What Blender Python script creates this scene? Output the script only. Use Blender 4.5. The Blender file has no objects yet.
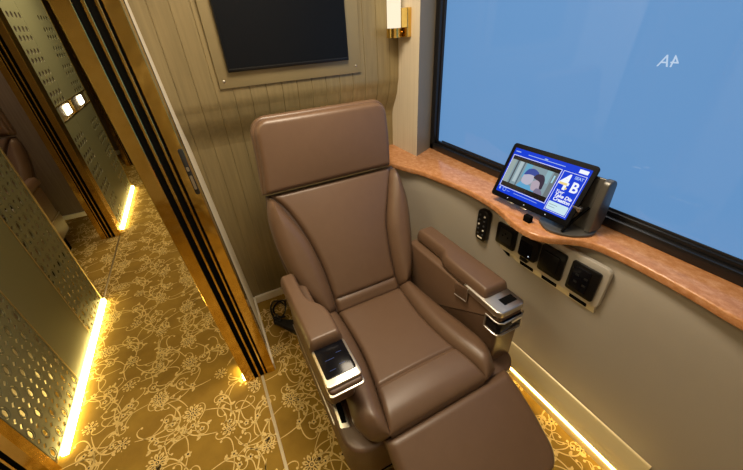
import bpy, bmesh, math, random
from mathutils import Vector, Matrix
C = bpy.context.scene.collection
sc = bpy.context.scene
PI = math.pi
# ------------------------------------------------------------------ camera, light, exposure
cam = bpy.data.cameras.new('camera'); co = bpy.data.objects.new('camera', cam); C.objects.link(co)
cam.lens = 15.93; cam.sensor_width = 36; cam.clip_start = 0.02
right = Vector((0.887, -0.459, -0.051)); up = Vector((0.289, 0.465, 0.837)); back = Vector((-0.361, -0.757, 0.545))
right.normalize(); up = (up - up.dot(right)*right).normalized(); back = right.cross(up)
co.matrix_world = Matrix(((right.x, up.x, back.x, 0), (right.y, up.y, back.y, 0), (right.z, up.z, back.z, 1.5), (0, 0, 0, 1)))
sc.camera = co
sc.view_settings.view_transform = 'Standard'; sc.view_settings.look = 'None'
sc.view_settings.gamma = 1; sc.view_settings.use_curve_mapping = False
sc.view_settings.exposure = 0.0
w = bpy.data.worlds.new('world'); sc.world = w; w.use_nodes = True
w.node_tree.nodes['Background'].inputs[0].default_value = (.35, .5, .7, 1); w.node_tree.nodes['Background'].inputs[1].default_value = .25

def area(name, loc, size, power, col, size_y=None, rot=(0, 0, 0), spread=PI):
    l = bpy.data.lights.new(name, 'AREA'); l.energy = power; l.color = col; l.size = size; l.spread = spread
    if size_y: l.shape = 'RECTANGLE'; l.size_y = size_y
    o = bpy.data.objects.new(name, l); C.objects.link(o); o.location = loc; o.rotation_euler = rot; return o
WARM = (1, .82, .48)
area('suite_ceiling_lamp', (.44, .92, 2.14), .40, 27, (1, .84, .63), .5)
area('suite_ceiling_lamp_front', (.25, .1, 2.14), .4, 3.5, (1, .84, .63), .4)
area('corridor_ceiling_lamp', (-.50, .9, 2.14), .22, 13, WARM, .8)
area('corridor_ceiling_lamp_far', (-.50, 3.6, 2.14), .22, 22, WARM, 1.2)
area('lattice_fill_light', (-1.02, 1.35, 2.14), .12, 14, WARM, .3)  # unseen light added in the gap behind the lattice to brighten its holes
area('opposite_ceiling_lamp', (-1.4, 3.2, 2.14), .3, 6, (1, .75, .55), .3)

# ------------------------------------------------------------------ helpers
def mat(name, col, rough=.5, metal=0, **k):
    m = bpy.data.materials.new(name); m.use_nodes = True
    b = m.node_tree.nodes['Principled BSDF']
    b.inputs['Base Color'].default_value = (*col, 1); b.inputs['Roughness'].default_value = rough; b.inputs['Metallic'].default_value = metal
    for kk, v in k.items(): b.inputs[kk.replace('_', ' ')].default_value = v
    return m
def N(m, t, **k):
    n = m.node_tree.nodes.new(t)
    for a, v in k.items():
        if a in n.inputs.keys(): n.inputs[a].default_value = v
        else: setattr(n, a, v)
    return n
def L(m, a, b): m.node_tree.links.new(a, b)
def bsdf(m): return m.node_tree.nodes['Principled BSDF']
def noise_col(m, c1, c2, scale=(1, 1, 1), nscale=8, detail=4, lo=.35, hi=.65, rough=.6):
    tc = N(m, 'ShaderNodeTexCoord'); mp = N(m, 'ShaderNodeMapping'); mp.inputs['Scale'].default_value = scale
    L(m, tc.outputs['Object'], mp.inputs['Vector'])
    n = N(m, 'ShaderNodeTexNoise'); n.inputs['Scale'].default_value = nscale; n.inputs['Detail'].default_value = detail; n.inputs['Roughness'].default_value = rough
    L(m, mp.outputs[0], n.inputs['Vector'])
    r = N(m, 'ShaderNodeValToRGB'); r.color_ramp.elements[0].position = lo; r.color_ramp.elements[1].position = hi
    r.color_ramp.elements[0].color = (*c1, 1); r.color_ramp.elements[1].color = (*c2, 1)
    L(m, n.outputs['Fac'], r.inputs['Fac']); L(m, r.outputs[0], bsdf(m).inputs['Base Color'])
    return mp, n, r
def bump(m, scale=300, strength=.1, dist=.001, vec=None, tex='noise'):
    if tex == 'noise':
        n = N(m, 'ShaderNodeTexNoise'); n.inputs['Scale'].default_value = scale; n.inputs['Detail'].default_value = 3; out = n.outputs['Fac']
    else:
        n = N(m, 'ShaderNodeTexVoronoi'); n.inputs['Scale'].default_value = scale; out = n.outputs['Distance']
    if vec is None:
        tc = N(m, 'ShaderNodeTexCoord'); vec = tc.outputs['Object']
    L(m, vec, n.inputs['Vector'])
    b = N(m, 'ShaderNodeBump'); b.inputs['Strength'].default_value = strength; b.inputs['Distance'].default_value = dist
    L(m, out, b.inputs['Height']); L(m, b.outputs[0], bsdf(m).inputs['Normal'])
def emis(name, col, st):
    m = mat(name, (0, 0, 0), .5, Specular_IOR_Level=.08); b = bsdf(m)
    b.inputs['Emission Color'].default_value = (*col, 1); b.inputs['Emission Strength'].default_value = st; return m

def obj(name, bm, m, parent=None, smooth=True, bevel=None):
    me = bpy.data.meshes.new(name)
    bmesh.ops.recalc_face_normals(bm, faces=bm.faces[:])
    if parent is not None:
        root = parent
        off = Vector((0, 0, 0))
        while root is not None: off += root.location; root = root.parent
        bmesh.ops.translate(bm, verts=bm.verts[:], vec=-off)
    bm.to_mesh(me); bm.free()
    for mm in (m if isinstance(m, (list, tuple)) else [m]): me.materials.append(mm)
    o = bpy.data.objects.new(name, me); C.objects.link(o)
    if smooth:
        for p in me.polygons: p.use_smooth = True
        try: me.set_sharp_from_angle(angle=math.radians(40))
        except Exception: pass
    if parent is not None: o.parent = parent
    if bevel:
        b = o.modifiers.new('bevel', 'BEVEL'); b.width = bevel; b.segments = 3; b.limit_method = 'ANGLE'
    return o
def tag(o, label, cat, group=None):
    o['label'] = label; o['category'] = cat
    if group: o['group'] = group
    return o
def struct(name, bm, m, smooth=False, parent=None):
    o = obj(name, bm, m, parent, smooth)
    if parent is None: o['kind'] = 'structure'
    return o
def thing(name, label, cat, loc, group=None):
    o = bpy.data.objects.new(name, None); C.objects.link(o); o.location = loc; o.empty_display_size = .05
    return tag(o, label, cat, group)
def box(bm, lo, hi, bev=0, seg=3, mi=0, M=None):
    r = bmesh.ops.create_cube(bm, size=1)
    vs = r['verts']
    for v in vs:
        v.co = Vector([lo[i] + (v.co[i] + .5)*(hi[i] - lo[i]) for i in range(3)])
    fs = set(f for v in vs for f in v.link_faces)
    if bev:
        es = list(set(e for v in vs for e in v.link_edges))
        rr = bmesh.ops.bevel(bm, geom=es, offset=bev, segments=seg, affect='EDGES', profile=.5)
        fs = set(rr['faces']) | set(f for f in fs if f.is_valid)
        vs = list(set(v for f in fs for v in f.verts))
    for f in fs:
        if f.is_valid: f.material_index = mi
    if M is not None:
        for v in vs: v.co = M @ v.co
    return vs
def BM(): return bmesh.new()
def boxbm(lo, hi, bev=0, seg=3, M=None):
    bm = BM(); box(bm, lo, hi, bev, seg, 0, M); return bm
def quad(bm, a, b, c, d, mi=0):
    f = bm.faces.new([bm.verts.new(p) for p in (a, b, c, d)]); f.material_index = mi; return f
def prism(bm, pts, ax, lo, hi, bev=0, seg=3, mi=0):
    """polygon pts in the two remaining axes (in order), extruded along axis ax from lo to hi"""
    def P(p, h):
        q = [0, 0, 0]; rest = [i for i in range(3) if i != ax]
        q[ax] = h; q[rest[0]] = p[0]; q[rest[1]] = p[1]; return Vector(q)
    a = [bm.verts.new(P(p, lo)) for p in pts]; b = [bm.verts.new(P(p, hi)) for p in pts]
    n = len(pts)
    caps = [bm.faces.new(a), bm.faces.new(b)]
    fs = caps + [bm.faces.new((a[i], a[(i+1) % n], b[(i+1) % n], b[i])) for i in range(n)]
    for f in fs: f.material_index = mi
    if bev:
        es = list(set(e for f in caps for e in f.edges))
        bmesh.ops.recalc_face_normals(bm, faces=fs)
        rr = bmesh.ops.bevel(bm, geom=es, offset=bev, segments=seg, affect='EDGES', profile=.5)
        for f in rr['faces']: f.material_index = mi
    return a + b
def rrect(x0, y0, x1, y1, r, n=6):
    out = []
    for cx, cy, a0 in ((x1-r, y1-r, 0), (x0+r, y1-r, PI/2), (x0+r, y0+r, PI), (x1-r, y0+r, 1.5*PI)):
        for i in range(n+1):
            a = a0 + PI/2*i/n; out.append((cx + r*math.cos(a), cy + r*math.sin(a)))
    return out
def rpoly(pts, r, n=5):
    """round the corners of a polygon; r a number or list"""
    out = []; m = len(pts)
    for i in range(m):
        p = Vector(pts[i]); a = Vector(pts[i-1]); b = Vector(pts[(i+1) % m]); rr = r[i] if isinstance(r, (list, tuple)) else r
        da = (a-p); db = (b-p); k = min(rr, da.length*.45, db.length*.45)
        if k < 1e-5: out.append(tuple(p)); continue
        p0 = p + da.normalized()*k; p1 = p + db.normalized()*k
        for j in range(n+1):
            t = j/n; out.append(tuple((1-t)**2*p0 + 2*t*(1-t)*p + t*t*p1))
    return out
def tube(bm, pts, r, n=8, closed=False, mi=0):
    pts = [Vector(p) for p in pts]; rings = []; m = len(pts)
    prev = None
    for i, p in enumerate(pts):
        if closed: d = (pts[(i+1) % m] - pts[i-1]).normalized()
        else: d = (pts[min(i+1, m-1)] - pts[max(i-1, 0)]).normalized()
        if prev is None:
            u = d.orthogonal().normalized()
        else:
            u = (prev - prev.dot(d)*d).normalized()
        prev = u; v = d.cross(u)
        rad = r[i] if isinstance(r, (list, tuple)) else r
        rings.append([bm.verts.new(p + rad*(math.cos(2*PI*k/n)*u + math.sin(2*PI*k/n)*v)) for k in range(n)])
    for i in range(m if closed else m-1):
        A = rings[i]; B = rings[(i+1) % m]
        for k in range(n):
            f = bm.faces.new((A[k], A[(k+1) % n], B[(k+1) % n], B[k])); f.material_index = mi
    if not closed:
        bm.faces.new(rings[0]); bm.faces.new(rings[-1])
def lathe(bm, prof, c, axis='Z', n=32, mi=0):
    rings = []
    for r, h in prof:
        ring = []
        for k in range(n):
            a = 2*PI*k/n
            ring.append(bm.verts.new((c[0] + r*math.cos(a), c[1] + r*math.sin(a), c[2] + h)))
        rings.append(ring)
    for i in range(len(rings)-1):
        for k in range(n):
            f = bm.faces.new((rings[i][k], rings[i][(k+1) % n], rings[i+1][(k+1) % n], rings[i+1][k])); f.material_index = mi
    for ring in (rings[0], rings[-1]):
        f = bm.faces.new(ring); f.material_index = mi
def smooth_pts(pts, n):
    """Catmull-Rom resample of a polyline to n+1 points by chord length"""
    P = [Vector(p) for p in pts]
    dense = []
    for i in range(len(P)-1):
        p0 = P[i-1] if i else 2*P[0]-P[1]; p1 = P[i]; p2 = P[i+1]; p3 = P[i+2] if i+2 < len(P) else 2*P[-1]-P[-2]
        for j in range(16):
            t = j/16
            dense.append(.5*((2*p1) + (p2-p0)*t + (2*p0-5*p1+4*p2-p3)*t*t + (3*p1-p0-3*p2+p3)*t**3))
    dense.append(P[-1])
    acc = [0]
    for i in range(1, len(dense)): acc.append(acc[-1] + (dense[i]-dense[i-1]).length)
    def at(t):
        s = t*acc[-1]; i = 1
        while i < len(acc)-1 and acc[i] < s: i += 1
        k = (s-acc[i-1])/max(acc[i]-acc[i-1], 1e-9); return dense[i-1].lerp(dense[i], k)
    return at, acc[-1]
def clus(n, k=.75):
    return [.5*(1-k)*2*(i/n) + k*(.5-.5*math.cos(PI*i/n)) for i in range(n+1)]
def prof(x):
    return 1 if x >= 1 else math.sqrt(max(0, 1-(1-x)**2))
def pillow(bm, Lp, Rp, nrm, T, r, back=.02, crown=0, ns=26, nt=36, rb=None, rc=0, mod=None, rt=None, rtop=False):
    """cushion between a left and a right edge curve; T height, r edge radius, crown extra dome, rc rounding of the outline's corners"""
    fL, lL = smooth_pts(Lp, 0); fR, lR = smooth_pts(Rp, 0); nrm = Vector(nrm).normalized()
    S = clus(ns); Tt = clus(nt, .8); ln = .5*(lL+lR); rt = rt or r; rb = rb or min(r, max(back, .004))
    top = []; bot = []
    for j, t in enumerate(Tt):
        A = fL(t); B = fR(t); wd = (B-A).length
        dt = min(t, 1-t)*ln
        ins = 0
        if rc and dt < rc and (t > .5 or not rtop): ins = rc - math.sqrt(max(0, rc*rc-(rc-dt)**2))
        A2 = A.lerp(B, min(.49, ins/wd)); B2 = B.lerp(A, min(.49, ins/wd)); wd2 = (B2-A2).length
        rt_, rb_ = [], []
        for i, s in enumerate(S):
            p = A2.lerp(B2, s); ds = min(s, 1-s)*wd2
            e = prof(ds/r)*prof(dt/rt)
            hgt = T*e + crown*(1-(2*s-1)**2)*(1-(2*t-1)**2)
            if mod: hgt += mod(s, t, p)*e
            edge = i in (0, ns) or j in (0, nt)
            v = bm.verts.new(p + nrm*(0 if edge else hgt)); rt_.append(v)
            if edge: rb_.append(v)
            else: rb_.append(bm.verts.new(p - nrm*back*prof(ds/rb)*prof(dt/rb)))
        top.append(rt_); bot.append(rb_)
    for j in range(nt):
        for i in range(ns):
            bm.faces.new((top[j][i], top[j][i+1], top[j+1][i+1], top[j+1][i]))
            q = (bot[j][i], bot[j+1][i], bot[j+1][i+1], bot[j][i+1])
            if len(set(q)) == 4:
                try: bm.faces.new(q)
                except ValueError: pass
def textmesh(name, s, size, M, m, parent, ext=.0004, shear=0, align='LEFT', bold=0):
    cu = bpy.data.curves.new(name, 'FONT'); cu.body = s; cu.size = size; cu.extrude = ext; cu.shear = shear; cu.align_x = align; cu.offset = bold
    t = bpy.data.objects.new(name, cu); C.objects.link(t)
    bpy.context.view_layer.update()
    me = bpy.data.meshes.new_from_object(t.evaluated_get(bpy.context.evaluated_depsgraph_get()))
    bpy.data.objects.remove(t); bpy.data.curves.remove(cu)
    bm = BM(); bm.from_mesh(me); bpy.data.meshes.remove(me)
    for v in bm.verts: v.co = M @ v.co
    return obj(name, bm, m, parent, smooth=False)

# ------------------------------------------------------------------ materials
M_leather = mat('brown leather', (.150, .078, .046), .40)
noise_col(M_leather, (.108, .062, .0365), (.114, .066, .039), nscale=25)
bump(M_leather, 900, .18, .0006, tex='vor')
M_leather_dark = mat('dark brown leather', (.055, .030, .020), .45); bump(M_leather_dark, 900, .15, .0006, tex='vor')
M_shell = mat('brown moulded shell', (.085, .045, .026), .5)
M_seam = mat('dark seam', (.035, .018, .011), .6)
M_brass = mat('polished brass', (.70, .42, .09), .17, 1)
noise_col(M_brass, (.68, .45, .11), (.80, .56, .17), (3, 3, 3), 3, 3)
bump(M_brass, 5, .35, .02)
M_brass_dull = mat('brushed pale brass', (.50, .40, .22), .38, .9)
M_chrome = mat('polished chrome', (.50, .47, .42), .34, 1)
M_black = mat('black plastic', (.005, .005, .0055), .28, Specular_IOR_Level=.3)
M_bezel = mat('black bezel', (.004, .004, .005), .5, Specular_IOR_Level=.06)
M_blackm = mat('matt black', (.005, .005, .005), .9, Specular_IOR_Level=0)
M_glassblk = mat('black glass', (.004, .004, .006), .16, Specular_IOR_Level=.18)
M_tvscreen = mat('dark tv screen', (.004, .005, .007), .3, Specular_IOR_Level=.12)
M_dgrey = mat('dark grey metal', (.035, .036, .037), .35, .6)
M_olive = mat('olive gold lacquer', (.21, .165, .085), .33, .3)
noise_col(M_olive, (.215, .168, .082), (.265, .208, .103), (14, 14, .8), 4, 5)
M_olive_frame = mat('plain olive lacquer', (.27, .218, .115), .36, .35)
M_groove = mat('groove', (.05, .04, .02), .7)
M_white = mat('cream paint', (.74, .68, .55), .45)
M_rail = mat('satin pale brass', (.72, .62, .42), .35, .5)
M_beige = mat('pale striped laminate', (.50, .44, .33), .45)
noise_col(M_beige, (.53, .46, .345), (.61, .54, .42), (50, 50, 1.0), 2, 5)
M_reveal = mat('taupe reveal', (.24, .20, .14), .5)
M_wall = mat('grey leatherette wall', (.325, .292, .245), .42)
bump(M_wall, 160, .12, .002)
M_skirt = mat('gilt cream skirting', (.62, .50, .25), .35, .2)
M_marble = mat('orange brown marble', (.45, .2, .08), .16)
_, n_, r_ = noise_col(M_marble, (.34, .135, .045), (.62, .34, .19), (9, 6, 9), 5.5, 9, .3, .72, .75)
e = r_.color_ramp.elements.new(.5); e.color = (.46, .21, .085, 1)
M_frame = mat('black window frame', (.007, .007, .008), .3)
M_pane = emis('frosted blue daylit pane', (.118, .285, .56), .95)
bsdf(M_pane).inputs['Base Color'].default_value = (.02, .03, .05, 1); bsdf(M_pane).inputs['Specular IOR Level'].default_value = .5; bsdf(M_pane).inputs['Roughness'].default_value = .04
M_letter_reflect = emis('pale lettering reflection', (.55, .70, .9), .9)  # glow standing in for a sign reflected in the pane
M_plate = mat('champagne plate', (.50, .475, .43), .36, .3)
M_stand = mat('satin grey metal', (.13, .125, .115), .38, .7)
M_carpet = mat('ochre carpet', (.26, .13, .022), .95)
noise_col(M_carpet, (.220, .122, .010), (.325, .192, .022), (2, 2, 2), 3.2, 8, .3, .7)
bump(M_carpet, 500, .5, .003)
M_scroll = mat('pale gold carpet pile', (.72, .52, .19), .95)
M_scrolldk = mat('dark carpet pile', (.05, .028, .010), .95)
M_lattice = mat('olive metal lattice', (.170, .170, .105), .46, .2)
M_led = emis('warm led strip', (1, .76, .24), 24)
M_led2 = emis('warm led line', (1, .66, .18), 26)
M_lampglass = emis('frosted lamp glass', (1, .86, .62), 1.05)
M_whitelamp = emis('white lit lamp', (1, .9, .68), 9)
M_darkwall = mat('dim taupe wall', (.15, .11, .075), .5); noise_col(M_darkwall, (.13, .095, .065), (.17, .125, .085), (30, 30, 1), 3, 4)
M_ceiling = mat('cream ceiling', (.6, .53, .4), .6)

# ------------------------------------------------------------------ floor with scroll pattern
random.seed(7)
def ribbon(bm, pts, wd, mi, z):
    n = len(pts); a = []; b = []
    for i, p in enumerate(pts):
        q0 = pts[max(i-1, 0)]; q1 = pts[min(i+1, n-1)]; dx = q1[0]-q0[0]; dy = q1[1]-q0[1]; l = math.hypot(dx, dy) or 1
        ww = wd*(.45+.55*math.sin(PI*min(1, max(0, (i+.6)/n))))
        a.append(bm.verts.new((p[0]-dy/l*ww/2, p[1]+dx/l*ww/2, z))); b.append(bm.verts.new((p[0]+dy/l*ww/2, p[1]-dx/l*ww/2, z)))
    for i in range(n-1):
        f = bm.faces.new((a[i], a[i+1], b[i+1], b[i])); f.material_index = mi
def petal(bm, x, y, a, l, wd, mi, z):
    pts = [(0, 0), (.35, .5), (.75, .42), (1, 0), (.75, -.42), (.35, -.5)]
    f = bm.faces.new([bm.verts.new((x+math.cos(a)*p[0]*l-math.sin(a)*p[1]*wd, y+math.sin(a)*p[0]*l+math.cos(a)*p[1]*wd, z)) for p in pts]); f.material_index = mi
def disc(bm, x, y, r, mi, z, n=8):
    f = bm.faces.new([bm.verts.new((x+r*math.cos(2*PI*k/n), y+r*math.sin(2*PI*k/n), z)) for k in range(n)]); f.material_index = mi
def tendril(bm, x, y, a, sgn, ln, rng, lvl=0):
    pts = [(x, y)]; n = 34; st = ln/n; k0 = rng.uniform(1.5, 3.5)*-sgn
    for i in range(n):
        t = i/n
        curv = (k0*(1-t) + sgn*(5 + 84*t**3.0))*1.0
        a += curv*st; x += math.cos(a)*st; y += math.sin(a)*st; pts.append((x, y))
        if lvl == 0 and i in (8, 15, 21):
            s2 = sgn if i != 15 else -sgn
            aa = a - s2*1.0
            petal(bm, x, y, aa, .026, .012, 1, .0013); petal(bm, x, y, aa+.7*s2, .018, .009, 1, .0013)
            if i == 15: tendril(bm, x, y, a - sgn*.7, -sgn, ln*.5, rng, 1)
            if i == 8: tendril(bm, x, y, a + sgn*.6, sgn, ln*.33, rng, 1)
    ribbon(bm, pts, .0058 if lvl == 0 else .0046, 1, .0012)
    disc(bm, x, y, .0055, 1, .0014)
    if lvl == 0:
        for k in range(5): petal(bm, x, y, a + k*1.256, .013, .010, 1, .0015)
        disc(bm, x, y, .004, 2, .0019)
def flower(bm, x, y, r, rot, n):
    for k in range(n):
        a = rot + 2*PI*k/n
        petal(bm, x+math.cos(a)*r*.30, y+math.sin(a)*r*.30, a, r*.72, r*.40, 1, .0015)
        petal(bm, x+math.cos(a)*r*.42, y+math.sin(a)*r*.42, a, r*.34, r*.13, 0, .0019)
        a2 = a + PI/n
        petal(bm, x+math.cos(a2)*r*.30, y+math.sin(a2)*r*.30, a2, r*.34, r*.11, 2, .0017)
        petal(bm, x+math.cos(a2)*r*.85, y+math.sin(a2)*r*.85, a2, r*.25, r*.16, 1, .0017)
    disc(bm, x, y, r*.30, 1, .0021, 12); disc(bm, x, y, r*.17, 2, .0023, 10); disc(bm, x, y, r*.08, 1, .0025)
bm = BM()
quad(bm, (-2.3, -1.2, 0), (1.3, -1.2, 0), (1.3, 8, 0), (-2.3, 8, 0))
PX, PY = .285, .31
j = 0
y = -.1
while y < 5.6:
    i = 0
    x = -2.0 if y > 1.6 else -1.0
    x0 = x
    while x < 1.12:
        xx = x + (PX/2 if j % 2 else 0)
        if not (y > 1.9 and xx > -.1):
            rng = random.Random(i*31 + (j % 4)*7)
            big = (i + j) % 2 == 0
            flower(bm, xx, y, .042 if big else .032, rng.uniform(0, 1), 8 if big else 6)
            for q in range(3):
                a = q*2.094 + (j % 2)*1.05 + rng.uniform(-.35, .35)
                tendril(bm, xx + math.cos(a)*.05, y + math.sin(a)*.05, a, 1 if (i + q + j) % 2 else -1, rng.uniform(.23, .30), rng)
            # a loose sprig between the flowers
            sx, sy = xx + PX/2 + rng.uniform(-.03, .03), y + rng.uniform(-.04, .04); sa = rng.uniform(0, 6.28)
            for k in range(5): petal(bm, sx, sy, sa + k*1.256, .016, .011, 1, .0014)
            disc(bm, sx, sy, .0045, 2, .002)
            tendril(bm, sx, sy, sa, 1 if i % 2 else -1, .15, rng, 1)
            tendril(bm, sx, sy, sa + 3.1, -1 if i % 2 else 1, .12, rng, 1)
        x += PX; i += 1
    y += PY/2*1.02; j += 1
for f in bm.faces:
    if f.normal.z < 0: f.normal_flip()
me = bpy.data.meshes.new('floor'); bm.to_mesh(me); bm.free()
for m_ in (M_carpet, M_scroll, M_scrolldk): me.materials.append(m_)
fl = bpy.data.objects.new('floor', me); C.objects.link(fl); fl['kind'] = 'structure'

# ------------------------------------------------------------------ room shell
struct('ceiling', boxbm((-2.4, -1.2, 2.2), (1.35, 8, 2.28)), M_ceiling)
# back wall: planked, upper part proud of the lower part with a rounded nosing
def back_profile():
    P = [(1.77, 0), (1.77, 1.02)]
    for i in range(9):
        t = i/8; P.append((1.77 - .062*(3*t*t-2*t**3), 1.02 + .17*t))
    for i in range(1, 6):
        a = i/5*PI/2; P.append((1.708 - .012*math.sin(a), 1.19 + .05*i/5))
    P += [(1.696, 1.3), (1.70, 1.7), (1.70, 2.2)]
    return P
prof_b = back_profile()
bm = BM()
xs0, xs1, pitch = -.12, 1.04, .0735
x = xs0 - .01
cuts = []
while x < xs1:
    cuts.append(x); x += pitch
def xs_for_planks():
    out = []
    for c in cuts:
        out += [(c, 0), (c+.0015, -1), (c+.0035, -1), (c+.005, 0)]
    return [(min(a, xs1), b) for a, b in out] + [(xs1, 0)]
cols = xs_for_planks(); rows = []
for (yy, zz) in prof_b:
    dep = .0028 if zz > 1.0 else .001
    rows.append([bm.verts.new((xx, yy + (dep if g else 0), zz)) for xx, g in cols])
for a in range(len(rows)-1):
    for b in range(len(cols)-1):
        f = bm.faces.new((rows[a][b], rows[a][b+1], rows[a+1][b+1], rows[a+1][b]))
struct('wall_back', bm, [M_olive, M_groove], smooth=True)
# left wall of the suite (leans with the carriage side) with its baseboard
bm = BM()
def lean(z): return -.042*z
zz = [0, 2.2]
vs = []
for (a, b, z) in ((-.030, 1.204, 0), (-.026, 1.79, 0), (-.030-.040*2.2, 1.204, 2.2), (-.026-.052*2.2, 1.79, 2.2)): vs.append((a, b, z))
lo = vs
bm = BM()
A = [bm.verts.new(p) for p in (lo[0], lo[1], lo[3], lo[2])]; B_ = [bm.verts.new((p[0]-.03, p[1], p[2])) for p in (lo[0], lo[1], lo[3], lo[2])]
bm.faces.new(A); bm.faces.new(B_)
for k in range(4): bm.faces.new((A[k], A[(k+1) % 4], B_[(k+1) % 4], B_[k]))
struct('wall_left', bm, M_white)
bm = BM(); prism(bm, [(-.05, 1.205), (-.026, 1.205), (-.018, 1.76), (-.04, 1.76)], 2, 0, .055, .004, 2); struct('baseboard_left', bm, M_white)
struct('baseboard_back', boxbm((-.02, 1.752, 0), (.9, 1.772, .05), .004, 2), M_white)
# corridor-side partition behind the jamb
bm = BM(); box(bm, (-.20, 1.33, 0), (-.165, 8, 2.2)); struct('wall_corridor', bm, M_olive_frame)
bm = BM(); box(bm, (-.12, -.42, 0), (1.3, -.38, 2.2)); struct('wall_front', bm, M_beige)
bm = BM(); box(bm, (-2.3, 8, 0), (1.3, 8.05, 2.2)); struct('wall_end', bm, M_darkwall)
bm = BM(); box(bm, (-2.34, -1.2, 0), (-2.3, 8, 2.2)); struct('wall_far', bm, M_darkwall)
bm = BM(); box(bm, (-2.3, -1.25, 0), (1.3, -1.2, 2.2)); struct('wall_near', bm, M_beige)
# partitions between the opposite suites
for nm, yy in (('wall_opposite', 3.945), ('wall_opposite_near', 1.80), ('wall_opposite_far', 6.12)):
    bm = BM(); box(bm, (-2.3, yy, 0), (-.96 if yy != 3.945 else -.97, yy+.03, 2.2)); struct(nm, bm, M_darkwall)
bm = BM(); box(bm, (-2.3, 3.925, 0), (-.97, 3.945, .045), .003, 2); struct('baseboard_opposite', bm, M_white)
bm = BM(); box(bm, (-2.3, 6.10, 0), (-.96, 6.12, .06), .003, 2); struct('baseboard_far', bm, M_white)
struct('lattice_fill_board', boxbm((-1.12, .8, 0), (-1.09, 1.80, 2.2)), M_beige)  # unseen pale board added behind the lattice to show bright through its holes
# window wall: plan curve below the ledge
WALL = [(.86, 1.80), (.872, 1.60), (.905, 1.45), (.945, 1.30), (.975, 1.17), (1.005, 1.03), (1.035, .89), (1.055, .76), (1.06, .6), (1.062, .3), (1.062, 0), (1.062, -.40)]
def wallpts(n):
    f, l = smooth_pts([(a, b, 0) for a, b in WALL], 0); return [f(i/n) for i in range(n+1)]
bm = BM(); wp = wallpts(60); rows = []
WP = [(0, 0), (0, .60), (.002, .70), (.008, .755), (.016, .785), (.022, .814)]
for off, z in WP: rows.append([bm.verts.new((p.x + off*(1 if p.y < 1.0 else .5), p.y, z)) for p in wp])
for a in range(len(rows)-1):
    for b in range(60): bm.faces.new((rows[a][b], rows[a][b+1], rows[a+1][b+1], rows[a+1][b]))
struct('wall_right', bm, M_wall, smooth=True)
# skirting: cove over a glowing line, its end rounded off
def sweep(bm, path, sec, mi=None):
    rows = []
    for k, p in enumerate(path):
        q0 = path[max(k-1, 0)]; q1 = path[min(k+1, len(path)-1)]; d = (q1-q0).normalized(); nrm = Vector((d.y, -d.x, 0))
        if nrm.x > 0: nrm = -nrm
        rows.append([bm.verts.new(p + nrm*o + Vector((0, 0, z))) for o, z in sec])
    for a in range(len(rows)-1):
        for b in range(len(sec)-1):
            f = bm.faces.new((rows[a][b], rows[a][b+1], rows[a+1][b+1], rows[a+1][b]))
    try: bm.faces.new(rows[0]); bm.faces.new(rows[-1])
    except Exception: pass
path = [p for p in wallpts(60) if p.y > .02]
bm = BM(); sweep(bm, path, [(0, 0), (.070, 0), (.056, .046), (.052, .050), (.047, .056), (.044, .066), (.030, .088), (.016, .108), (.008, .124), (.0, .130), (-.01, .130)])
struct('baseboard_right', bm, M_skirt, smooth=True)
bm = BM(); sweep(bm, path, [(.0595, .034), (.0645, .034), (.062, .041), (.057, .041), (.0595, .034)]); o = obj('skirting_light', bm, M_led2)
tag(o, 'thin glowing yellow light line along the cream skirting under the window', 'light strip')
# upper window wall and pilaster
bm = BM(); prism(bm, [(1.03, 1.505), (1.175, 1.580), (1.26, 1.580), (1.26, 1.80), (1.03, 1.80)], 2, .84, 2.2)
o = struct('trim_1', bm, [M_beige, M_reveal]);
for p in o.data.polygons:
    if p.normal.y < -.5: p.material_index = 1
bm = BM(); box(bm, (1.17, -.40, 1.80), (1.26, 1.580, 2.2)); box(bm, (1.22, -.40, .5), (1.26, 1.58, .845)); struct('wall_window', bm, M_beige)
# window
wn = bpy.data.objects.new('window_1', None); C.objects.link(wn); wn.location = (1.2, .6, .845); wn['kind'] = 'structure'
bm = BM()
def ring_frame(bm, x0, x1, y0, y1, z0, z1, t, bev=.004):
    box(bm, (x0, y0, z0), (x1, y1, z0+t), bev, 2); box(bm, (x0, y0, z1-t), (x1, y1, z1), bev, 2)
    box(bm, (x0, y0, z0), (x1, y0+t, z1), bev, 2); box(bm, (x0, y1-t, z0), (x1, y1, z1), bev, 2)
ring_frame(bm, 1.172, 1.215, -.36, 1.580, .843, 1.80, .036)
ring_frame(bm, 1.190, 1.215, -.33, 1.556, .873, 1.775, .022, .003)
obj('window_frame', bm, M_frame, wn)
obj('pane', boxbm((1.203, -.34, .87), (1.209, 1.56, 1.78)), M_pane, wn, smooth=False)
obj('gasket', boxbm((1.1985, -.31, .896), (1.2025, 1.5, .903)), M_dgrey, wn, smooth=False)
# mirrored 4A lettering on the pane (a sign's reflection built as glowing letters, reads A4 backwards): text runs along -Y as seen from the room, then mirrored
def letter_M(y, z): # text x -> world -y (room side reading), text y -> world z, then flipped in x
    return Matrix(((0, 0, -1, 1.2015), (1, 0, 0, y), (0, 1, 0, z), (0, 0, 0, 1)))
textmesh('letter_reflection', '4A', .043, letter_M(.513, 1.350), M_letter_reflect, wn, .0003, shear=-.1)

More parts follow.
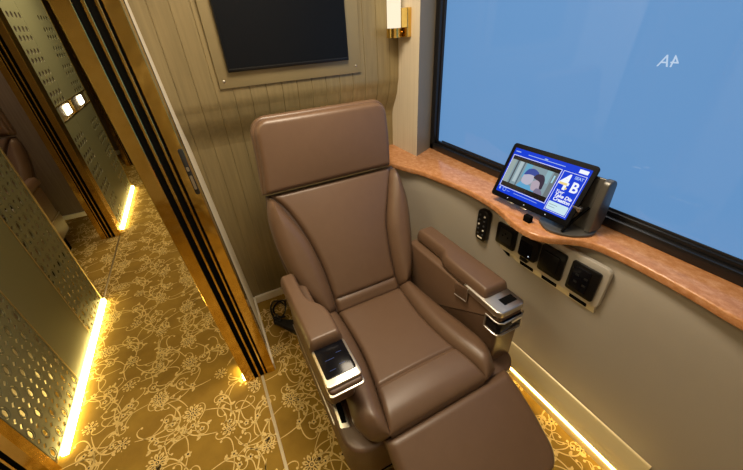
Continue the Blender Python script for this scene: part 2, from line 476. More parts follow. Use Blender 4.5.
# marble ledge
EDGE = [(.845, 1.80), (.850, 1.55), (.885, 1.42), (.925, 1.32), (.952, 1.19), (.974, 1.04), (.974, .90), (.957, .80), (.930, .72), (.921, .64), (.940, .585), (.985, .545), (1.025, .51), (1.05, .45), (1.055, .34), (1.045, .2), (1.03, .09), (1.025, -.1), (1.025, -.40)]
f, l = smooth_pts([(a, b, 0) for a, b in EDGE], 0); ed = [f(i/70) for i in range(71)]
bm = BM(); pts = [(p.x, p.y) for p in ed] + [(1.225, -.40), (1.225, 1.80)]
prism(bm, pts, 2, .815, .843, .006, 3)
tag(obj('marble_ledge', bm, M_marble), 'wavy orange-brown marble ledge running under the blue window', 'window sill')

# ------------------------------------------------------------------ brass door jamb with the sliding-door slots (leans with the wall)
def sheared(bm, k=-.040):
    for v in bm.verts: v.co.x += k*v.co.z
bm = BM()
X = lambda a: a
jx = [(-.176, -.133), (-.114, -.105), (-.085, -.077), (-.069, -.030)]
# brass fins between dark slots (front face at y = 1.2), back of the slots behind
for a, b in jx: box(bm, (a, 1.20, 0), (b, 1.30, 2.2), .0015, 1, 0)
box(bm, (-.176, 1.30, 0), (-.030, 1.33, 2.2), 0, 1, 1)
for a, b in ((-.133, -.114), (-.105, -.085), (-.077, -.069)): box(bm, (a-.002, 1.207, 0), (b+.002, 1.30, 2.2), 0, 1, 1)
sheared(bm)
jamb = struct('trim_2', bm, [M_brass, M_blackm], smooth=False)
bm = BM(); prism(bm, rrect(-.046, 1.03, -.031, 1.19, .006), 1, 1.196, 1.20, .001, 2, 0); sheared(bm); lp = obj('latch_plate', bm, M_dgrey, jamb)
bm = BM(); prism(bm, rrect(-.043, 1.05, -.035, 1.10, .003), 1, 1.194, 1.197); prism(bm, rrect(-.043, 1.115, -.035, 1.13, .003), 1, 1.194, 1.197); sheared(bm); obj('latch_slot', bm, M_chrome, lp)
# brass threshold rail
bm = BM(); box(bm, (-.105, -.3, 0), (-.092, 1.20, .004), .001, 2, 0); o = obj('threshold_rail', bm, M_rail)
tag(o, 'thin brass rail in the carpet running from the near door jamb', 'threshold')
# led strip along our side of the corridor
o = obj('corridor_light_strip', boxbm((-.186, 1.215, .004), (-.178, 3.3, .03)), M_led); tag(o, 'warm light strip at the foot of the near corridor wall, behind the brass jamb', 'light strip')

# ------------------------------------------------------------------ lattice partitions across the corridor
XP = -.940
def ringpoly(n, a, b, ph=0): return [(a*math.cos(2*PI*k/n+ph), b*math.sin(2*PI*k/n+ph)) for k in range(n)]
def rect16(w_, h_):
    out = []
    for k in range(16):
        a = 2*PI*k/16; c, s = math.cos(a), math.sin(a); q = max(abs(c), abs(s)); out.append((c/q*w_/2, s/q*h_/2))
    return out
def annulus(bm, cy, cz, A, B, x=XP):
    a = [bm.verts.new((x, cy+p[0], cz+p[1])) for p in A]; b = [bm.verts.new((x, cy+p[0], cz+p[1])) for p in B]; n = len(A)
    for k in range(n): bm.faces.new((a[k], a[(k+1) % n], b[(k+1) % n], b[k]))
def diamond16(w_, h_):
    out = []
    for k in range(16):
        a = 2*PI*k/16; c, s = math.cos(a), math.sin(a); q = abs(c)+abs(s); out.append((c/q*w_, s/q*h_))
    return out
def cellA(bm, cy, cz, w_, h_, x=XP):
    k = w_/.05; kz = h_/.075
    annulus(bm, cy, cz, rect16(w_, h_), ringpoly(16, .0205*k, .031*kz), x)
    annulus(bm, cy, cz, ringpoly(16, .0165*k, .026*kz), ringpoly(16, .0115*k, .020*kz), x)
    for a in (0, PI/2, PI, 1.5*PI):
        c, s = math.cos(a), math.sin(a)
        p = [(c*r_*k - s*t*k, s*r_*1.5*k + c*t*k) for r_, t in ((.0155, .002), (.0215, .002), (.0215, -.002), (.0155, -.002))]
        bm.faces.new([bm.verts.new((x, cy+q[0], cz+q[1])) for q in p])
def cellB(bm, cy, cz, w_, h_, x=XP):
    for s in (-1, 1):
        annulus(bm, cy, cz + s*h_/4, rect16(w_, h_/2), diamond16(w_*.26, h_*.17), x)
def cellC(bm, cy, cz, w_, h_, x=XP): annulus(bm, cy, cz, rect16(w_, h_), ringpoly(16, .27*w_, .36*h_), x)
def plain(bm, y0, y1, z0, z1, x=XP): quad(bm, (x, y0, z0), (x, y1, z0), (x, y1, z1), (x, y0, z1))
def solid(o, t=.004):
    s = o.modifiers.new('solid', 'SOLIDIFY'); s.thickness = t; s.offset = 0
def lattice(bm, y0, nc, z0, nr, cw, ch, gap_every=0, gap=0, x=XP, cells=None):
    cells = cells or (cellA, cellB)
    z = z0
    for r_ in range(nr):
        for c_ in range(nc):
            cells[(r_ + c_) % 2](bm, y0 + (c_+.5)*cw, z + ch/2, cw, ch, x)
        z += ch
        if gap_every and (r_+1) % gap_every == 0:
            plain(bm, y0, y0+nc*cw, z, z+gap, x); z += gap
    return z
ZT = 1.86
p1 = thing('lattice_partition', 'nearest olive metal partition across the corridor, pierced bands beside a plain band', 'partition', (XP, 1.78, 0))
bm = BM(); z = lattice(bm, 1.1925, 9, .035, 24, .0475, .075); o = obj('lattice_band', bm, M_lattice, p1, smooth=False); solid(o)
bm = BM(); z = lattice(bm, 1.95, 7, .035, 24, .0515, .075); o = obj('lattice_band', bm, M_lattice, p1, smooth=False); solid(o)
bm = BM(); box(bm, (XP-.003, 1.62, .035), (XP+.003, 1.95, z)); box(bm, (XP-.006, 1.19, z), (XP+.006, 2.31, 2.2)); obj('plain_panel', bm, M_lattice, p1, smooth=False)
bm = BM()
for y_ in (1.6185, 1.948): box(bm, (XP-.004, y_, .03), (XP+.005, y_+.005, z))
box(bm, (XP-.012, 2.308, 0), (XP+.006, 2.322, 2.2), .002, 2)
box(bm, (XP-.008, 1.19, .032), (XP+.004, 2.31, .042)); obj('edge_bead', bm, M_brass_dull, p1)
bm = BM(); box(bm, (XP-.004, 1.235, .001), (XP+.020, 2.305, .030)); o = obj('led_strip', bm, M_led, p1, smooth=False); o['label'] = 'glowing warm light strip'
# near jamb (bottom left corner)
def jamb_opp(name, y0, dep):
    bm = BM()
    for a, b in ((0, .043), (.062, .071), (.091, .099), (.107, .146)): box(bm, (XP+.006-b, y0, 0), (XP+.006-a, y0+dep, 2.2), .0015, 1, 0)
    box(bm, (XP-.139, y0+.007, 0), (XP+.002, y0+dep, 2.2), 0, 1, 1)
    return struct(name, bm, [M_brass, M_blackm], smooth=False)
jamb_opp('trim_3', 1.14, .045)
jamb_opp('trim_4', 3.275, .11)
jamb_opp('trim_5', 5.40, .11)
# second partition
p2 = thing('lattice_partition', 'farther olive metal partition with small pierced blocks and two white lamps', 'partition', (XP, 3.9, 0))
Y0, Y1 = 3.39, 4.47
def farband(y0, nc, cw):
    bm = BM(); ch = .055
    z = .035
    zt = lattice(bm, y0, nc, z, 12, cw, ch, 2, .03, cells=(cellC, cellC))   # below the lamp band
    plain(bm, y0, y0+nc*cw, zt, .965)
    zt2 = lattice(bm, y0, nc, 1.075, 9, cw, ch, 2, .03, cells=(cellC, cellC)); plain(bm, y0, y0+nc*cw, zt2, 2.2)
    o = obj('lattice_band', bm, M_lattice, p2, smooth=False); solid(o)
farband(3.42, 4, .07875); farband(4.10, 4, .07875)
bm = BM()
box(bm, (XP-.003, 3.735, .035), (XP+.003, 4.10, .965)); box(bm, (XP-.003, 3.735, 1.075), (XP+.003, 4.10, 2.2))
box(bm, (XP-.003, Y0, .035), (XP+.003, 3.42, 2.2)); box(bm, (XP-.003, 4.415, .035), (XP+.003, Y1, 2.2)); obj('plain_panel', bm, M_lattice, p2, smooth=False)
bm = BM(); box(bm, (XP-.03, 3.42, .965), (XP-.004, 4.44, 1.075)); obj('lamp_recess', bm, M_brass_dull, p2, smooth=False)
bm = BM()
for z_ in (.962, 1.073): box(bm, (XP-.004, 3.40, z_), (XP+.006, 4.45, z_+.006))
box(bm, (XP-.004, 3.83, .965), (XP+.005, 3.84, 1.075)); box(bm, (XP-.01, 4.462, 0), (XP+.006, 4.474, 2.2)); box(bm, (XP-.01, Y0, .022), (XP+.004, Y1, .037))
obj('edge_bead', bm, M_brass, p2)
for y_ in (3.60, 4.10):
    bm = BM(); box(bm, (XP-.004, y_, .985), (XP+.004, y_+.14, 1.055), .002, 2); o = obj('lamp', bm, M_whitelamp, p2); o['label'] = 'white lit lamp'
bm = BM(); box(bm, (XP-.004, Y0, .001), (XP+.020, Y1, .030)); o = obj('led_strip', bm, M_led, p2, smooth=False); o['label'] = 'glowing warm light strip'
bm = BM(); box(bm, (XP-.007, 2.33, 0), (XP+.004, 3.26, .004), .001, 2); o = obj('threshold_rail', bm, M_brass_dull); tag(o, 'thin brass rail across the doorway of the opposite compartment', 'threshold')

# ------------------------------------------------------------------ reclining chair
ch = thing('recliner_chair', 'large brown leather recliner with raised footrest in the open compartment', 'chair', (.47, .8, 0))
KV = Vector((0, .4687, .8834)); KN = Vector((0, -.8834, .4687)); KO = Vector((0, 1.05, .43))
def bk(u, v, n=0): return Vector((u, 0, 0)) + KO + KV*v + KN*n
HV = Vector((0, .05, .28)).normalized(); HN = Vector((0, -HV.z, HV.y)); HO = Vector((0, 1.29, .92))
def hd(u, v, n=0): return Vector((u, 0, 0)) + HO + HV*v + HN*n
# headrest
bm = BM()
pillow(bm, [hd(.136, .0, -.03), hd(.150, .15, -.03), hd(.158, .305, -.03)], [hd(.742, .0, -.03), hd(.752, .15, -.03), hd(.750, .302, -.03)], HN, .022, .012, back=.075, ns=40, nt=40, rc=.065, rb=.03, rt=.012, rtop=True)
hb = obj('headrest', bm, M_leather, ch)
bm = BM()
pillow(bm, [hd(.144, .004, -.012), hd(.160, .15, -.012), hd(.168, .294, -.012)], [hd(.734, .004, -.012), hd(.742, .15, -.012), hd(.740, .291, -.012)], HN, .030, .022, back=.005, crown=.008, ns=40, nt=40, rc=.060, rtop=True)
obj('headrest_pad', bm, M_leather, hb)
# back shell behind the cushions
bm = BM()
pillow(bm, [bk(.235, -.05, -.03), bk(.150, .15, -.03), bk(.128, .40, -.03), bk(.150, .55, -.03)], [bk(.70, -.05, -.03), bk(.775, .2, -.03), bk(.785, .40, -.03), bk(.765, .55, -.03)], KN, .028, .02, back=.09, ns=30, nt=40, rb=.05)
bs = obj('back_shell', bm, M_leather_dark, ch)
# back centre cushion
CL = [(.300, -.04), (.300, .06), (.290, .20), (.262, .34), (.215, .47), (.165, .545)]
CR = [(.624, -.04), (.622, .08), (.632, .2), (.652, .31), (.69, .41), (.742, .545)]
bm = BM()
def tufts(s, t, p): return -.010*math.exp(-((t-.115)/.012)**2)
pillow(bm, [bk(a, b, -.012) for a, b in CL], [bk(a, b, -.012) for a, b in CR], KN, .030, .022, back=.01, crown=.012, ns=40, nt=60, mod=tufts)
obj('back_cushion', bm, M_leather, ch)
bm = BM()
pillow(bm, [bk(a, b, -.02) for a, b in ((.235, -.03), (.165, .13), (.135, .29), (.130, .44), (.150, .535))], [bk(a, b, -.02) for a, b in ((.302, -.03), (.302, .08), (.291, .20), (.262, .34), (.178, .535))], KN, .068, .055, back=.03, ns=24, nt=50, rt=.05)
obj('back_bolster', bm, M_leather, ch)
bm = BM()
pillow(bm, [bk(a, b, -.02) for a, b in ((.622, -.03), (.622, .08), (.632, .20), (.652, .31), (.728, .535))], [bk(a, b, -.02) for a, b in ((.672, -.03), (.725, .06), (.765, .22), (.788, .38), (.772, .535))], KN, .068, .055, back=.03, ns=24, nt=50, rt=.05)
obj('back_bolster', bm, M_leather, ch)
# seat
SVn = Vector((0, .05, .6)).normalized(); SVn = Vector((0, .083, .9966))
def st(x, y, n=0): return Vector((x, y, .42 + (1.03-y)*.083)) + SVn*n
bm = BM()
def seam(s, t, p):
    d = (p.y - .597)/.005
    roll = 0
    return -.009*math.exp(-d*d)
pillow(bm, [st(.302, 1.04, -.03), st(.299, .85, -.03), st(.286, .704, -.03), st(.256, .544, -.03), st(.240, .462, -.05)], [st(.628, 1.04, -.03), st(.600, .82, -.03), st(.603, .65, -.03), st(.618, .55, -.03), st(.636, .462, -.05)], SVn, .030, .018, back=.06, crown=.006, ns=40, nt=170, mod=seam, rt=.05, rb=.02)
obj('seat_cushion', bm, M_leather, ch)
bm = BM()
pillow(bm, [st(.228, 1.06, -.05), st(.190, .80, -.05), st(.165, .62, -.05), st(.158, .55, -.05), st(.185, .485, -.06)], [st(.304, 1.06, -.045), st(.300, .85, -.04), st(.288, .704, -.04), st(.258, .544, -.04), st(.242, .460, -.05)], SVn, .062, .05, back=.07, ns=26, nt=50, rt=.045)
obj('seat_bolster', bm, M_leather, ch)
bm = BM()
pillow(bm, [st(.628, 1.06, -.04), st(.599, .82, -.04), st(.602, .65, -.04), st(.617, .55, -.04), st(.634, .460, -.05)], [st(.705, 1.06, -.05), st(.712, .84, -.05), st(.727, .66, -.05), st(.727, .56, -.05), st(.695, .482, -.06)], SVn, .062, .05, back=.07, ns=26, nt=50, rt=.045)
obj('seat_bolster', bm, M_leather, ch)
# base shell
bm = BM()
pl = rpoly([(.112, 1.16), (.110, .478), (.845, .478), (.850, 1.16)], [.02, .09, .09, .02], 8)
prism(bm, pl, 2, .16, .345, .014, 3)
bsh = obj('seat_base', bm, M_leather, ch)
bm = BM(); prism(bm, rpoly([(.16, 1.12), (.16, .53), (.79, .53), (.79, 1.12)], [.02, .06, .06, .02]), 2, .0, .17, .01, 2); obj('plinth', bm, M_blackm, bsh)
bm = BM(); prism(bm, rpoly([(.131, .735), (.166, .735), (.153, .575), (.119, .585)], .008), 2, .343, .349, .001, 2); sl = obj('side_slot', bm, M_chrome, bsh); sl['label'] = 'chrome rimmed slot'
bm = BM(); prism(bm, rpoly([(.140, .722), (.158, .722), (.147, .595), (.129, .60)], .005), 2, .347, .3505); obj('slot_opening', bm, M_blackm, sl)
bm = BM(); box(bm, (.1065, .62, .322), (.1105, 1.14, .330), .001, 2); obj('side_trim', bm, M_chrome, bsh)
# footrest
FA = Vector((0, .456, .405)); FB = Vector((0, .172, .235)); fd = (FB-FA).normalized(); fn = Vector((0, fd.z, -fd.y)).normalized()
if fn.z < 0: fn = -fn
FL = (FB-FA).length
def ft(x, v, n=0): return Vector((x, 0, 0)) + FA + fd*v + fn*n
bm = BM()
pillow(bm, [ft(.222, 0, -.035), ft(.222, FL*.5, -.035), ft(.232, FL, -.035)], [ft(.744, 0, -.035), ft(.752, FL*.5, -.035), ft(.746, FL, -.035)], fn, .036, .03, back=.05, crown=.010, ns=40, nt=50, rc=.075, rb=.03, rtop=True)
obj('footrest', bm, M_leather, ch)
bm = BM(); box(bm, (.33, .43, .20), (.36, .56, .37)); obj('footrest_bracket', bm, M_blackm, ch)
bm = BM(); box(bm, (.60, .43, .20), (.63, .56, .37)); obj('footrest_bracket', bm, M_blackm, ch)
# left armrest (towards the door)
bm = BM(); prism(bm, rpoly([(.60, .47), (.62, .575), (1.11, .575), (1.12, .33), (.72, .33)], .02), 0, .110, .196, .012, 3)
al = obj('armrest', bm, M_leather, ch)
bm = BM()
pillow(bm, [Vector((.098, 1.125, .592)), Vector((.096, .9, .592)), Vector((.098, .725, .592))], [Vector((.164, 1.125, .592)), Vector((.166, .985, .592)), Vector((.176, .925, .592)), Vector((.207, .880, .592)), Vector((.218, .83, .592)), Vector((.217, .725, .592))], (0, 0, 1), .048, .018, back=.014, crown=.004, ns=36, nt=60, rc=.014)
obj('arm_pad', bm, M_leather, al)
bm = BM(); prism(bm, rpoly([(.104, .745), (.216, .745), (.216, .568), (.104, .568)], .016), 2, .560, .588, .008, 3); cp = obj('control_console', bm, M_shell, al)
def tiltc(bm, M=None): return bm
bm = BM(); prism(bm, rpoly([(.102, .735), (.218, .735), (.218, .580), (.102, .580)], .014), 2, .586, .600, .003, 2)
prism(bm, rpoly([(.102, .630), (.218, .630), (.218, .562), (.102, .562)], .012), 2, .570, .576, .002, 2); obj('chrome_frame', bm, M_chrome, cp)
bm = BM(); prism(bm, rpoly([(.110, .735), (.210, .735), (.210, .606), (.110, .606)], .010), 2, .598, .6025, .001, 2); obj('touch_panel', bm, M_glassblk, cp)
M_mark = emis('blue panel marking', (.25, .35, .8), .25)
for (a, b, c) in ((.130, .63, .02), (.165, .64, .02), (.13, .67, .03), (.172, .685, .018)): obj('panel_marking', boxbm((a, b, .6024), (a+c, b+.0012, .6029)), M_mark, cp, smooth=False)
# right armrest (by the window)
bm = BM(); prism(bm, rpoly([(.538, .20), (.535, .600), (1.12, .590), (1.13, .20)], .012), 0, .733, .853, .014, 3)
ar = obj('armrest', bm, M_leather, ch)
bm = BM()
pillow(bm, [Vector((.765, 1.105, .612)), Vector((.765, .95, .612)), Vector((.760, .90, .612)), Vector((.738, .845, .612)), Vector((.737, .615, .612))], [Vector((.856, 1.105, .612)), Vector((.856, .9, .612)), Vector((.858, .615, .612))], (0, 0, 1), .044, .018, back=.018, crown=.004, ns=36, nt=60, rc=.014)
obj('arm_pad', bm, M_leather, ar)
bm = BM(); prism(bm, rpoly([(.729, .72), (.728, .70), (.728, .66), (.728, .545), (.74, .530), (.845, .530), (.857, .545), (.857, .66)], [.002, .01, .01, .012, .012, .012, .012, .002]), 2, .592, .620, .006, 3); ac = obj('chrome_cap', bm, M_chrome, ar)
bm = BM(); box(bm, (.778, .556, .616), (.840, .590, .6215), .002, 2); obj('cap_slot', bm, M_blackm, ac)
bm = BM(); prism(bm, [(.730, .585), (.730, .534), (.74, .524), (.840, .524), (.853, .535), (.853, .58), (.75, .58)], 2, .515, .572, .008, 3); hp = obj('pull_handle', bm, M_glassblk, ar)
bm = BM()
pth = [Vector((.728, .59, 0)), Vector((.728, .545, 0)), Vector((.732, .530, 0)), Vector((.748, .522, 0)), Vector((.838, .522, 0)), Vector((.853, .533, 0))]
lo_ = [p+Vector((0, 0, .513)) for p in pth]; hi_ = [p+Vector((0, 0, .574)) for p in pth][::-1]
tube(bm, lo_+hi_, .0035, 6, closed=True); obj('handle_rim', bm, M_chrome, hp)
bm = BM(); box(bm, (.79, .520, .555), (.84, .5245, .565), .001, 2); obj('handle_label', bm, M_white, hp)
bm = BM(); prism(bm, rpoly([(.692, .548), (.692, .612), (.768, .592), (.762, .535)], .006), 0, .7275, .7345, .002, 2); sf = obj('strap_flap', bm, M_leather, ar)
bm = BM(); tube(bm, [(.727, .692, .612), (.727, .692, .548), (.727, .762, .535)], .0026, 6); obj('flap_edge', bm, M_chrome, sf)

# ------------------------------------------------------------------ television on its mounting panel
tv = thing('television', 'black television set into an olive mounting panel on the plank wall', 'television', (.47, 1.69, 1.5))
bm = BM(); box(bm, (.116, 1.684, 1.283), (.800, 1.697, 1.84), .002, 2); mp_ = obj('mounting_panel', bm, M_olive_frame, tv)
for (a, b) in ((.138, 1.312), (.772, 1.315), (.142, 1.81), (.772, 1.81)):
    bm = BM(); bmesh.ops.create_uvsphere(bm, u_segments=12, v_segments=8, radius=.006, matrix=Matrix.Translation((a, 1.683, b)) @ Matrix.Diagonal((1, .5, 1, 1))); obj('screw', bm, M_chrome, mp_)
bm = BM(); box(bm, (.164, 1.662, 1.345), (.728, 1.690, 1.71), .004, 3); tb = obj('bezel', bm, M_black, tv)
bm = BM(); box(bm, (.169, 1.6605, 1.360), (.723, 1.664, 1.704)); obj('screen', bm, M_tvscreen, tb, smooth=False)
bm = BM(); box(bm, (.169, 1.660, 1.3555), (.723, 1.6625, 1.3585)); obj('bezel_line', bm, M_dgrey, tb, smooth=False)

# ------------------------------------------------------------------ wall sconce
sx, sy = .965, 1.63
sn = thing('wall_sconce', 'brass wall lamp with frosted glass tube on the pale pilaster beside the window', 'lamp', (1.03, 1.62, 1.45))
bm = BM(); box(bm, (1.005, 1.575, 1.425), (1.03, 1.665, 1.545), .002, 2); obj('backplate', bm, M_brass, sn)
bm = BM(); tube(bm, [(1.01, 1.63, 1.445), (sx+.03, 1.63, 1.445)], .010, 10); obj('arm', bm, M_brass, sn)
bm = BM(); lathe(bm, [(.036, -.020), (.037, -.020), (.037, .020), (.034, .020), (.034, -.015), (.0, -.015)][:4] , (sx, sy, 1.445)); obj('cup', bm, M_brass, sn)
bm = BM(); lathe(bm, [(.005, 0), (.030, .001), (.033, .006), (.033, .19), (.030, .198), (.005, .2)], (sx, sy, 1.437)); obj('lamp_shade', bm, M_lampglass, sn)

# ------------------------------------------------------------------ socket panel, remote
XW = 1.048
sp = thing('socket_panel', 'champagne coloured plate with black sockets on the wall under the ledge', 'socket panel', (XW, .68, .69))
bm = BM(); prism(bm, rrect(.393, .606, .972, .776, .02), 0, XW-.004, XW+.014, .002, 2); pp = obj('plate', bm, M_plate, sp)
bm = BM(); prism(bm, [(XW-.003, .612), (XW+.014, .612), (XW+.014, .575), (XW+.010, .575)], 1, .40, .965); obj('lower_flange', bm, M_plate, sp)
for yc in (.935, .82, .695, .585, .462):
    bm = BM(); prism(bm, [(XW-.0015, .602), (XW+.002, .603), (XW+.006, .586), (XW+.0025, .585)], 1, yc-.033, yc+.033); o = obj('socket_reflection', bm, M_blackm, sp, smooth=False)  # dark strips standing in for the sockets' reflections below the plate
def socket(y0, y1, z0, z1, kind):
    bm = BM(); prism(bm, rrect(y0, z0, y1, z1, .01), 0, XW-.014, XW-.003, .003, 2); o = obj('socket', bm, M_black, sp)
    cy, cz = (y0+y1)/2, (z0+z1)/2
    if kind == 'round':
        bm = BM(); prism(bm, rrect(y0+.02, z0+.02, y1-.02, z1-.02, .008), 0, XW-.016, XW-.0135); obj('socket_insert', bm, M_dgrey, o)
        bm = BM()
        for a, b in ((-.014, 0), (.014, 0), (0, .014)): prism(bm, [(cy+a+.0035*math.cos(q*.785), cz+b+.0035*math.sin(q*.785)) for q in range(8)], 0, XW-.0165, XW-.0155)
        obj('socket_hole', bm, M_blackm, o)
    elif kind == 'flap':
        bm = BM(); prism(bm, rrect(y0+.02, z0+.018, y1-.018, z1-.022, .004), 0, XW-.018, XW-.0135, .001, 2); f_ = obj('socket_cover', bm, M_black, o)
        bm = BM(); box(bm, (XW-.0185, y0+.022, z1-.026), (XW-.0175, y1-.02, z1-.0235)); obj('cover_edge', bm, M_dgrey, f_)
    else:
        bm = BM(); prism(bm, rrect(y0+.028, z0+.018, y1-.012, z1-.014, .004), 0, XW-.018, XW-.0135, .001, 2); obj('socket_insert', bm, M_glassblk, o)
        for a, b in ((-.012, .018), (.02, .018), (-.012, -.012), (.02, -.012)):
            bm = BM(); box(bm, (XW-.0188, cy+a-.006, cz+b-.004), (XW-.0178, cy+a+.006, cz+b+.004)); obj('socket_port', bm, M_dgrey, o)
socket(.762, .868, .630, .734, 'round')
socket(.538, .642, .628, .750, 'flap')
socket(.412, .516, .626, .752, 'multi')
bm = BM(); prism(bm, rrect(.648, .646, .733, .741, .012), 0, XW-.026, XW-.004, .004, 2); hk = obj('jack_box', bm, M_black, sp)
bm = BM(); box(bm, (XW-.022, .682, .735), (XW-.006, .714, .752), .003, 2); obj('clip', bm, M_black, hk)
bm = BM(); box(bm, (XW-.020, .684, .622), (XW-.004, .722, .640), .003, 2); obj('clip', bm, M_black, hk)
bm = BM(); prism(bm, rrect(.668, .652, .730, .722, .006), 0, XW-.0275, XW-.0255); obj('face', bm, M_glassblk, hk)
bm = BM(); prism(bm, rrect(.676, .664, .680, .668, .0015), 0, XW-.029, XW-.0272); obj('indicator', bm, emis('indicator', (.8, .9, 1), 1), hk)
rc_ = thing('remote_control', 'black remote control with pale buttons at the left end of the socket plate', 'remote control', (XW-.03, .955, .68))
bm = BM(); prism(bm, rrect(.902, .600, .970, .764, .026, 8), 0, XW-.040, XW-.012, .008, 3); rb_ = obj('body', bm, M_black, rc_)
for k in range(5):
    for q in (0, 1):
        bm = BM(); yy = .921 + q*.030; zz = .735 - k*.024
        bmesh.ops.create_uvsphere(bm, u_segments=8, v_segments=6, radius=.0048, matrix=Matrix.Translation((XW-.0405, yy, zz))); obj('button', bm, M_dgrey if (k+q) % 3 else M_plate, rc_)
bm = BM(); box(bm, (XW-.0412, .921, .617), (XW-.0398, .951, .625), .001, 2); obj('remote_lettering', bm, M_white, rc_)
rh = obj('remote_holder', boxbm((XW-.011, .898, .594), (XW-.0045, .975, .66), .006, 3), M_blackm); tag(rh, 'black wall holder behind the remote control', 'holder')

# ------------------------------------------------------------------ tablet and stand
def tabM():
    a, b, g = -1.5, -.46, .007
    Rz = Matrix.Rotation(a, 4, 'Z'); Rx = Matrix.Rotation(b, 4, 'X'); Ry = Matrix.Rotation(g, 4, 'Y')
    c = Vector((1.045, .728, .970))
    # local: x to the viewer's right, y up the tablet, z out of the screen
    return Matrix.Translation(c) @ Rz @ Rx @ Ry @ Matrix(((1.031, 0, 0, 0), (0, 0, -1, 0), (0, 1.06, 0, 0), (0, 0, 0, 1)))
TM = tabM()
TW, TH = .322, .2046
tb = thing('tablet', 'black tablet with a lit blue seat display, propped over the marble ledge', 'tablet', (1.05, .735, .87))
def tp(bm, pts, z0, z1, bev=0):
    t = BM(); prism(t, pts, 2, z0, z1, bev, 2)
    for v in t.verts: v.co = TM @ v.co
    me = bpy.data.meshes.new('tmp'); t.to_mesh(me); t.free(); bm.from_mesh(me); bpy.data.meshes.remove(me)
bm = BM(); tp(bm, rrect(-TW/2, -TH/2, TW/2, TH/2, .012), -.008, 0, .001); tbd = obj('body', bm, M_bezel, tb)
SX0, SX1, SY0, SY1 = -.146, .146, -.082, .086
M_blue = emis('blue display', (.004, .045, .66), 1.0); M_lblue = emis('pale blue display', (.45, .62, 1), .9)
M_swhite = emis('white display', (.9, .93, 1), 1.0); M_sblack = emis('black display', (.0, .0, .0), .0); M_syellow = emis('yellow display', (.95, .72, .28), .9)
M_screenblk = mat('unlit display', (.004, .004, .006), .15)
def tquad(name, pts, m, z=.0006):
    bm = BM(); tp(bm, pts, z-.0003, z); return obj(name, bm, m, scr, smooth=False)
bm = BM(); tp(bm, rrect(SX0, SY0, SX1, SY1, .002), .0, .0004); scr = obj('screen', bm, M_blue, tb, smooth=False)
def rr(x0, y0, x1, y1): return [(x0, y0), (x1, y0), (x1, y1), (x0, y1)]
def linebox(x0, y0, x1, y1, t=.0012):
    return [rr(x0, y0, x1, y0+t), rr(x0, y1-t, x1, y1), rr(x0, y0, x0+t, y1), rr(x1-t, y0, x1, y1)]
def multi(name, polys, m, z=.0009):
    bm = BM()
    for p in polys: tp(bm, p, z-.0003, z)
    return obj(name, bm, m, scr, smooth=False)
# picture area: letterboxed still of two people seated by a carriage window
multi('picture_border', linebox(-.141, -.060, .056, .062, .0016), M_swhite, .0008)
tquad('letterbox', rr(-.138, -.057, .053, .059), M_screenblk, .0010)
def still(pts, col, z, st=.75): multi('still_shape', [pts], emis('still colour', col, st), z)
tquad('film_still', rr(-.138, -.040, .053, .046), emis('still backdrop', (.30, .42, .48), .75), .0013)
still(rr(-.138, -.040, -.118, .046), (.42, .52, .50), .0015); still(rr(-.112, -.040, -.106, .046), (.10, .12, .14), .0015); still(rr(-.100, -.03, -.086, .046), (.55, .68, .72), .0015); still(rr(-.083, -.040, -.079, .046), (.12, .16, .2), .0015)
still(rr(-.072, -.005, -.048, .046), (.18, .50, .72), .0015); still(rr(.012, .002, .030, .046), (.34, .58, .66), .0015); still(rr(.036, -.04, .053, .046), (.20, .24, .25), .0015); still(rr(.040, .010, .046, .036), (.45, .8, .95), .0016)
still(rpoly([(-.078, -.040), (-.066, -.018), (-.03, -.022), (.0, -.034), (.0, -.040)], .008), (.15, .48, .80), .0017)
still(rpoly([(-.066, -.022), (-.066, .006), (-.050, .020), (-.026, .014), (-.020, -.008), (-.034, -.026)], .012), (.62, .60, .74), .0018)
still(rpoly([(-.068, .004), (-.058, .030), (-.034, .037), (-.010, .026), (-.014, .012), (-.044, .014)], .010), (.06, .10, .42), .0019)
still(rpoly([(-.018, -.036), (-.024, -.006), (-.006, .006), (.012, -.004), (.020, -.036)], .010), (.58, .48, .58), .0020)
still(rpoly([(-.028, .006), (-.016, .024), (.008, .026), (.020, .010), (.022, -.022), (.012, -.024), (.006, .0)], .009), (.055, .04, .07), .0021)
still(rpoly([(-.004, -.040), (.002, -.022), (.022, -.024), (.034, -.040)], .006), (.25, .22, .34), .0021)
multi('side_frame', linebox(.062, -.076, .141, .062, .0013), M_swhite, .0008)
multi('header_line', [rr(-.085, .0725, .06, .0745), rr(-.139, .0735, -.118, .0765), rr(-.02, .076, -.008, .079)], M_lblue, .0008)
multi('logo_block', [rr(.108, .068, .138, .080)], M_swhite, .0008)
multi('lower_bar', [rr(-.07, -.070, .03, -.0685), rr(-.10, -.070, -.088, -.0688)], M_lblue, .0008)
bm = BM()
for k in range(20):
    a0, a1 = 2*PI*k/20, 2*PI*(k+1)/20
    tp(bm, [(-.113+r_*math.cos(a), -.067+r_*math.sin(a)) for r_, a in ((.006, a0), (.0075, a0), (.0075, a1), (.006, a1))], .0005, .0008)
tp(bm, rr(-.137, -.072, -.131, -.062), .0005, .0008)
obj('display_icon', bm, M_lblue, scr, smooth=False)
TT = lambda x, y, z=.0009: TM @ Matrix.Translation((x, y, z))
textmesh('seat_number', '4', .072, TT(.064, .004), M_swhite, scr, .0002, bold=.0016)
multi('number_accent', [rr(.0665, .018, .094, .0255), rr(.092, .006, .099, .012)], M_syellow, .0013)
textmesh('seat_letter', 'B', .046, TT(.108, .004), M_swhite, scr, .0002, bold=.0012)
textmesh('display_text', 'SEAT', .013, TT(.106, .046), M_lblue, scr, .0002, bold=.0003)
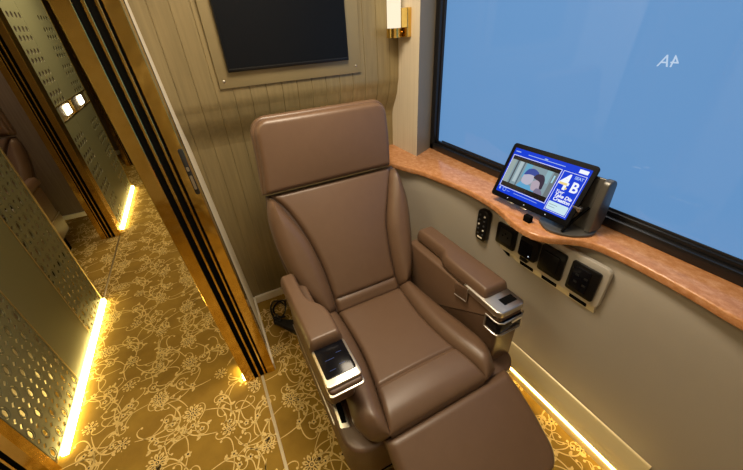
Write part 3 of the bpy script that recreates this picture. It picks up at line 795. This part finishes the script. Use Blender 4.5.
textmesh('display_text', 'Your', .014, TT(.069, -.010), M_swhite, scr, .0002, shear=.2, bold=.0003)
textmesh('display_text', 'Take Die', .0165, TT(.071, -.024), M_swhite, scr, .0002, shear=.2, bold=.0005)
textmesh('display_text', 'Creation', .0165, TT(.073, -.037), M_swhite, scr, .0002, shear=.2, bold=.0005)
multi('message_card', [rrect(.066, -.072, .137, -.043, .004)], emis('pale card', (.62, .82, .9), .95), .0010)
multi('card_line', [rr(.071, -.054, .100, -.052), rr(.071, -.062, .095, -.060)], emis('grey card line', (.35, .5, .55), .8), .0012)
for a in (-.085, -.012, .075):
    multi('bezel_dot', [rrect(a, -.0935, a+.003, -.0905, .001)], M_swhite, .0006)
# stand
ts = thing('tablet_stand', 'dark grey metal stand holding the tablet on the marble ledge', 'stand', (1.06, .62, .843))
bm = BM(); prism(bm, rpoly([(1.03, .665), (.992, .60), (1.02, .535), (1.09, .492), (1.155, .515), (1.155, .665)], [.02, .03, .03, .03, .02, .02]), 2, .8435, .853, .003, 2); obj('base_plate', bm, M_stand, ts)
# upright: a bent plate leaning back, wide cheek on the window side
bm = BM(); prism(bm, rpoly([(1.085, .851), (1.145, .851), (1.154, .90), (1.150, 1.026), (1.130, 1.040), (1.106, 1.032), (1.090, .95)], .012), 1, .505, .528, .004, 3); obj('upright', bm, M_stand, ts)
bm = BM(); prism(bm, rpoly([(1.098, .852), (1.112, .852), (1.146, 1.028), (1.132, 1.032)], .004), 1, .526, .655, .003, 2); obj('back_plate', bm, M_stand, ts)
bm = BM(); tube(bm, [(1.02, .56, .856), (1.06, .555, .89), (1.11, .545, .93)], .005, 8); obj('brace', bm, M_blackm, ts)
bm = BM(); box(bm, (1.06, .545, .925), (1.075, .575, .940), .002, 2); obj('clip', bm, M_chrome, ts)
bm = BM(); box(bm, (.985, .665, .8435), (1.005, .695, .870), .004, 2); obj('foot', bm, M_blackm, ts)
DX = Vector((-.022, .006, 0))
for c_ in ts.children: c_.location = DX
for a in (-.075, -.018):
    bm = BM(); box(bm, (a, -TH/2-.003, -.012), (a+.028, -TH/2, .006), .001, 2); bm.verts.ensure_lookup_table()
    for v in bm.verts: v.co = TM @ v.co
    obj('hook', bm, M_chrome, ts)

# ------------------------------------------------------------------ cable and plug on the carpet beside the chair
cb = thing('cable', 'looped black cable with a wedge shaped box, lying on the carpet behind the chair', 'cable', (.08, 1.58, 0))
bm = BM(); pts = []
for i in range(60):
    t = i/59; a = t*2*PI*1.7 + .5
    pts.append((.090 + (.050-.012*t)*math.cos(a) + .012*t, 1.60 + (.085-.02*t)*math.sin(a), .012 + .05*math.sin(t*PI)*(.5+.5*math.sin(a*1.3))))
pts = [(.16, 1.52, .16), (.15, 1.58, .10)] + pts + [(.05, 1.53, .02), (.045, 1.50, .015)]
f, l = smooth_pts(pts, 0); tube(bm, [f(i/140) for i in range(141)], .0055, 8); obj('loop', bm, M_black, cb)
bm = BM(); f, l = smooth_pts([(.05, 1.53, .012), (.07, 1.56, .03), (.055, 1.51, .02), (.08, 1.50, .035), (.045, 1.55, .025), (.07, 1.49, .012)], 0); tube(bm, [f(i/50) for i in range(51)], .006, 8); obj('knot', bm, M_dgrey, cb)
bm = BM(); prism(bm, [(.045, 1.505), (.075, 1.525), (.155, 1.445), (.145, 1.345)], 2, .004, .045, .004, 2)
for v in bm.verts:
    if v.co.z > .02 and v.co.y > 1.48: v.co.z *= .55
o = obj('plug_box', bm, M_dgrey, cb); o['label'] = 'dark grey wedge shaped plug box'

# ------------------------------------------------------------------ chair of the opposite compartment
def copy_tree(o, parent=None):
    c = o.copy(); C.objects.link(c); c.parent = parent
    for k in list(o.children): copy_tree(k, c)
    return c
oc = copy_tree(ch); oc.location = (-1.60, 2.95, 0); oc.scale = (-1, 1, 1)
oc['label'] = 'dark brown recliner half hidden inside the compartment across the corridor'
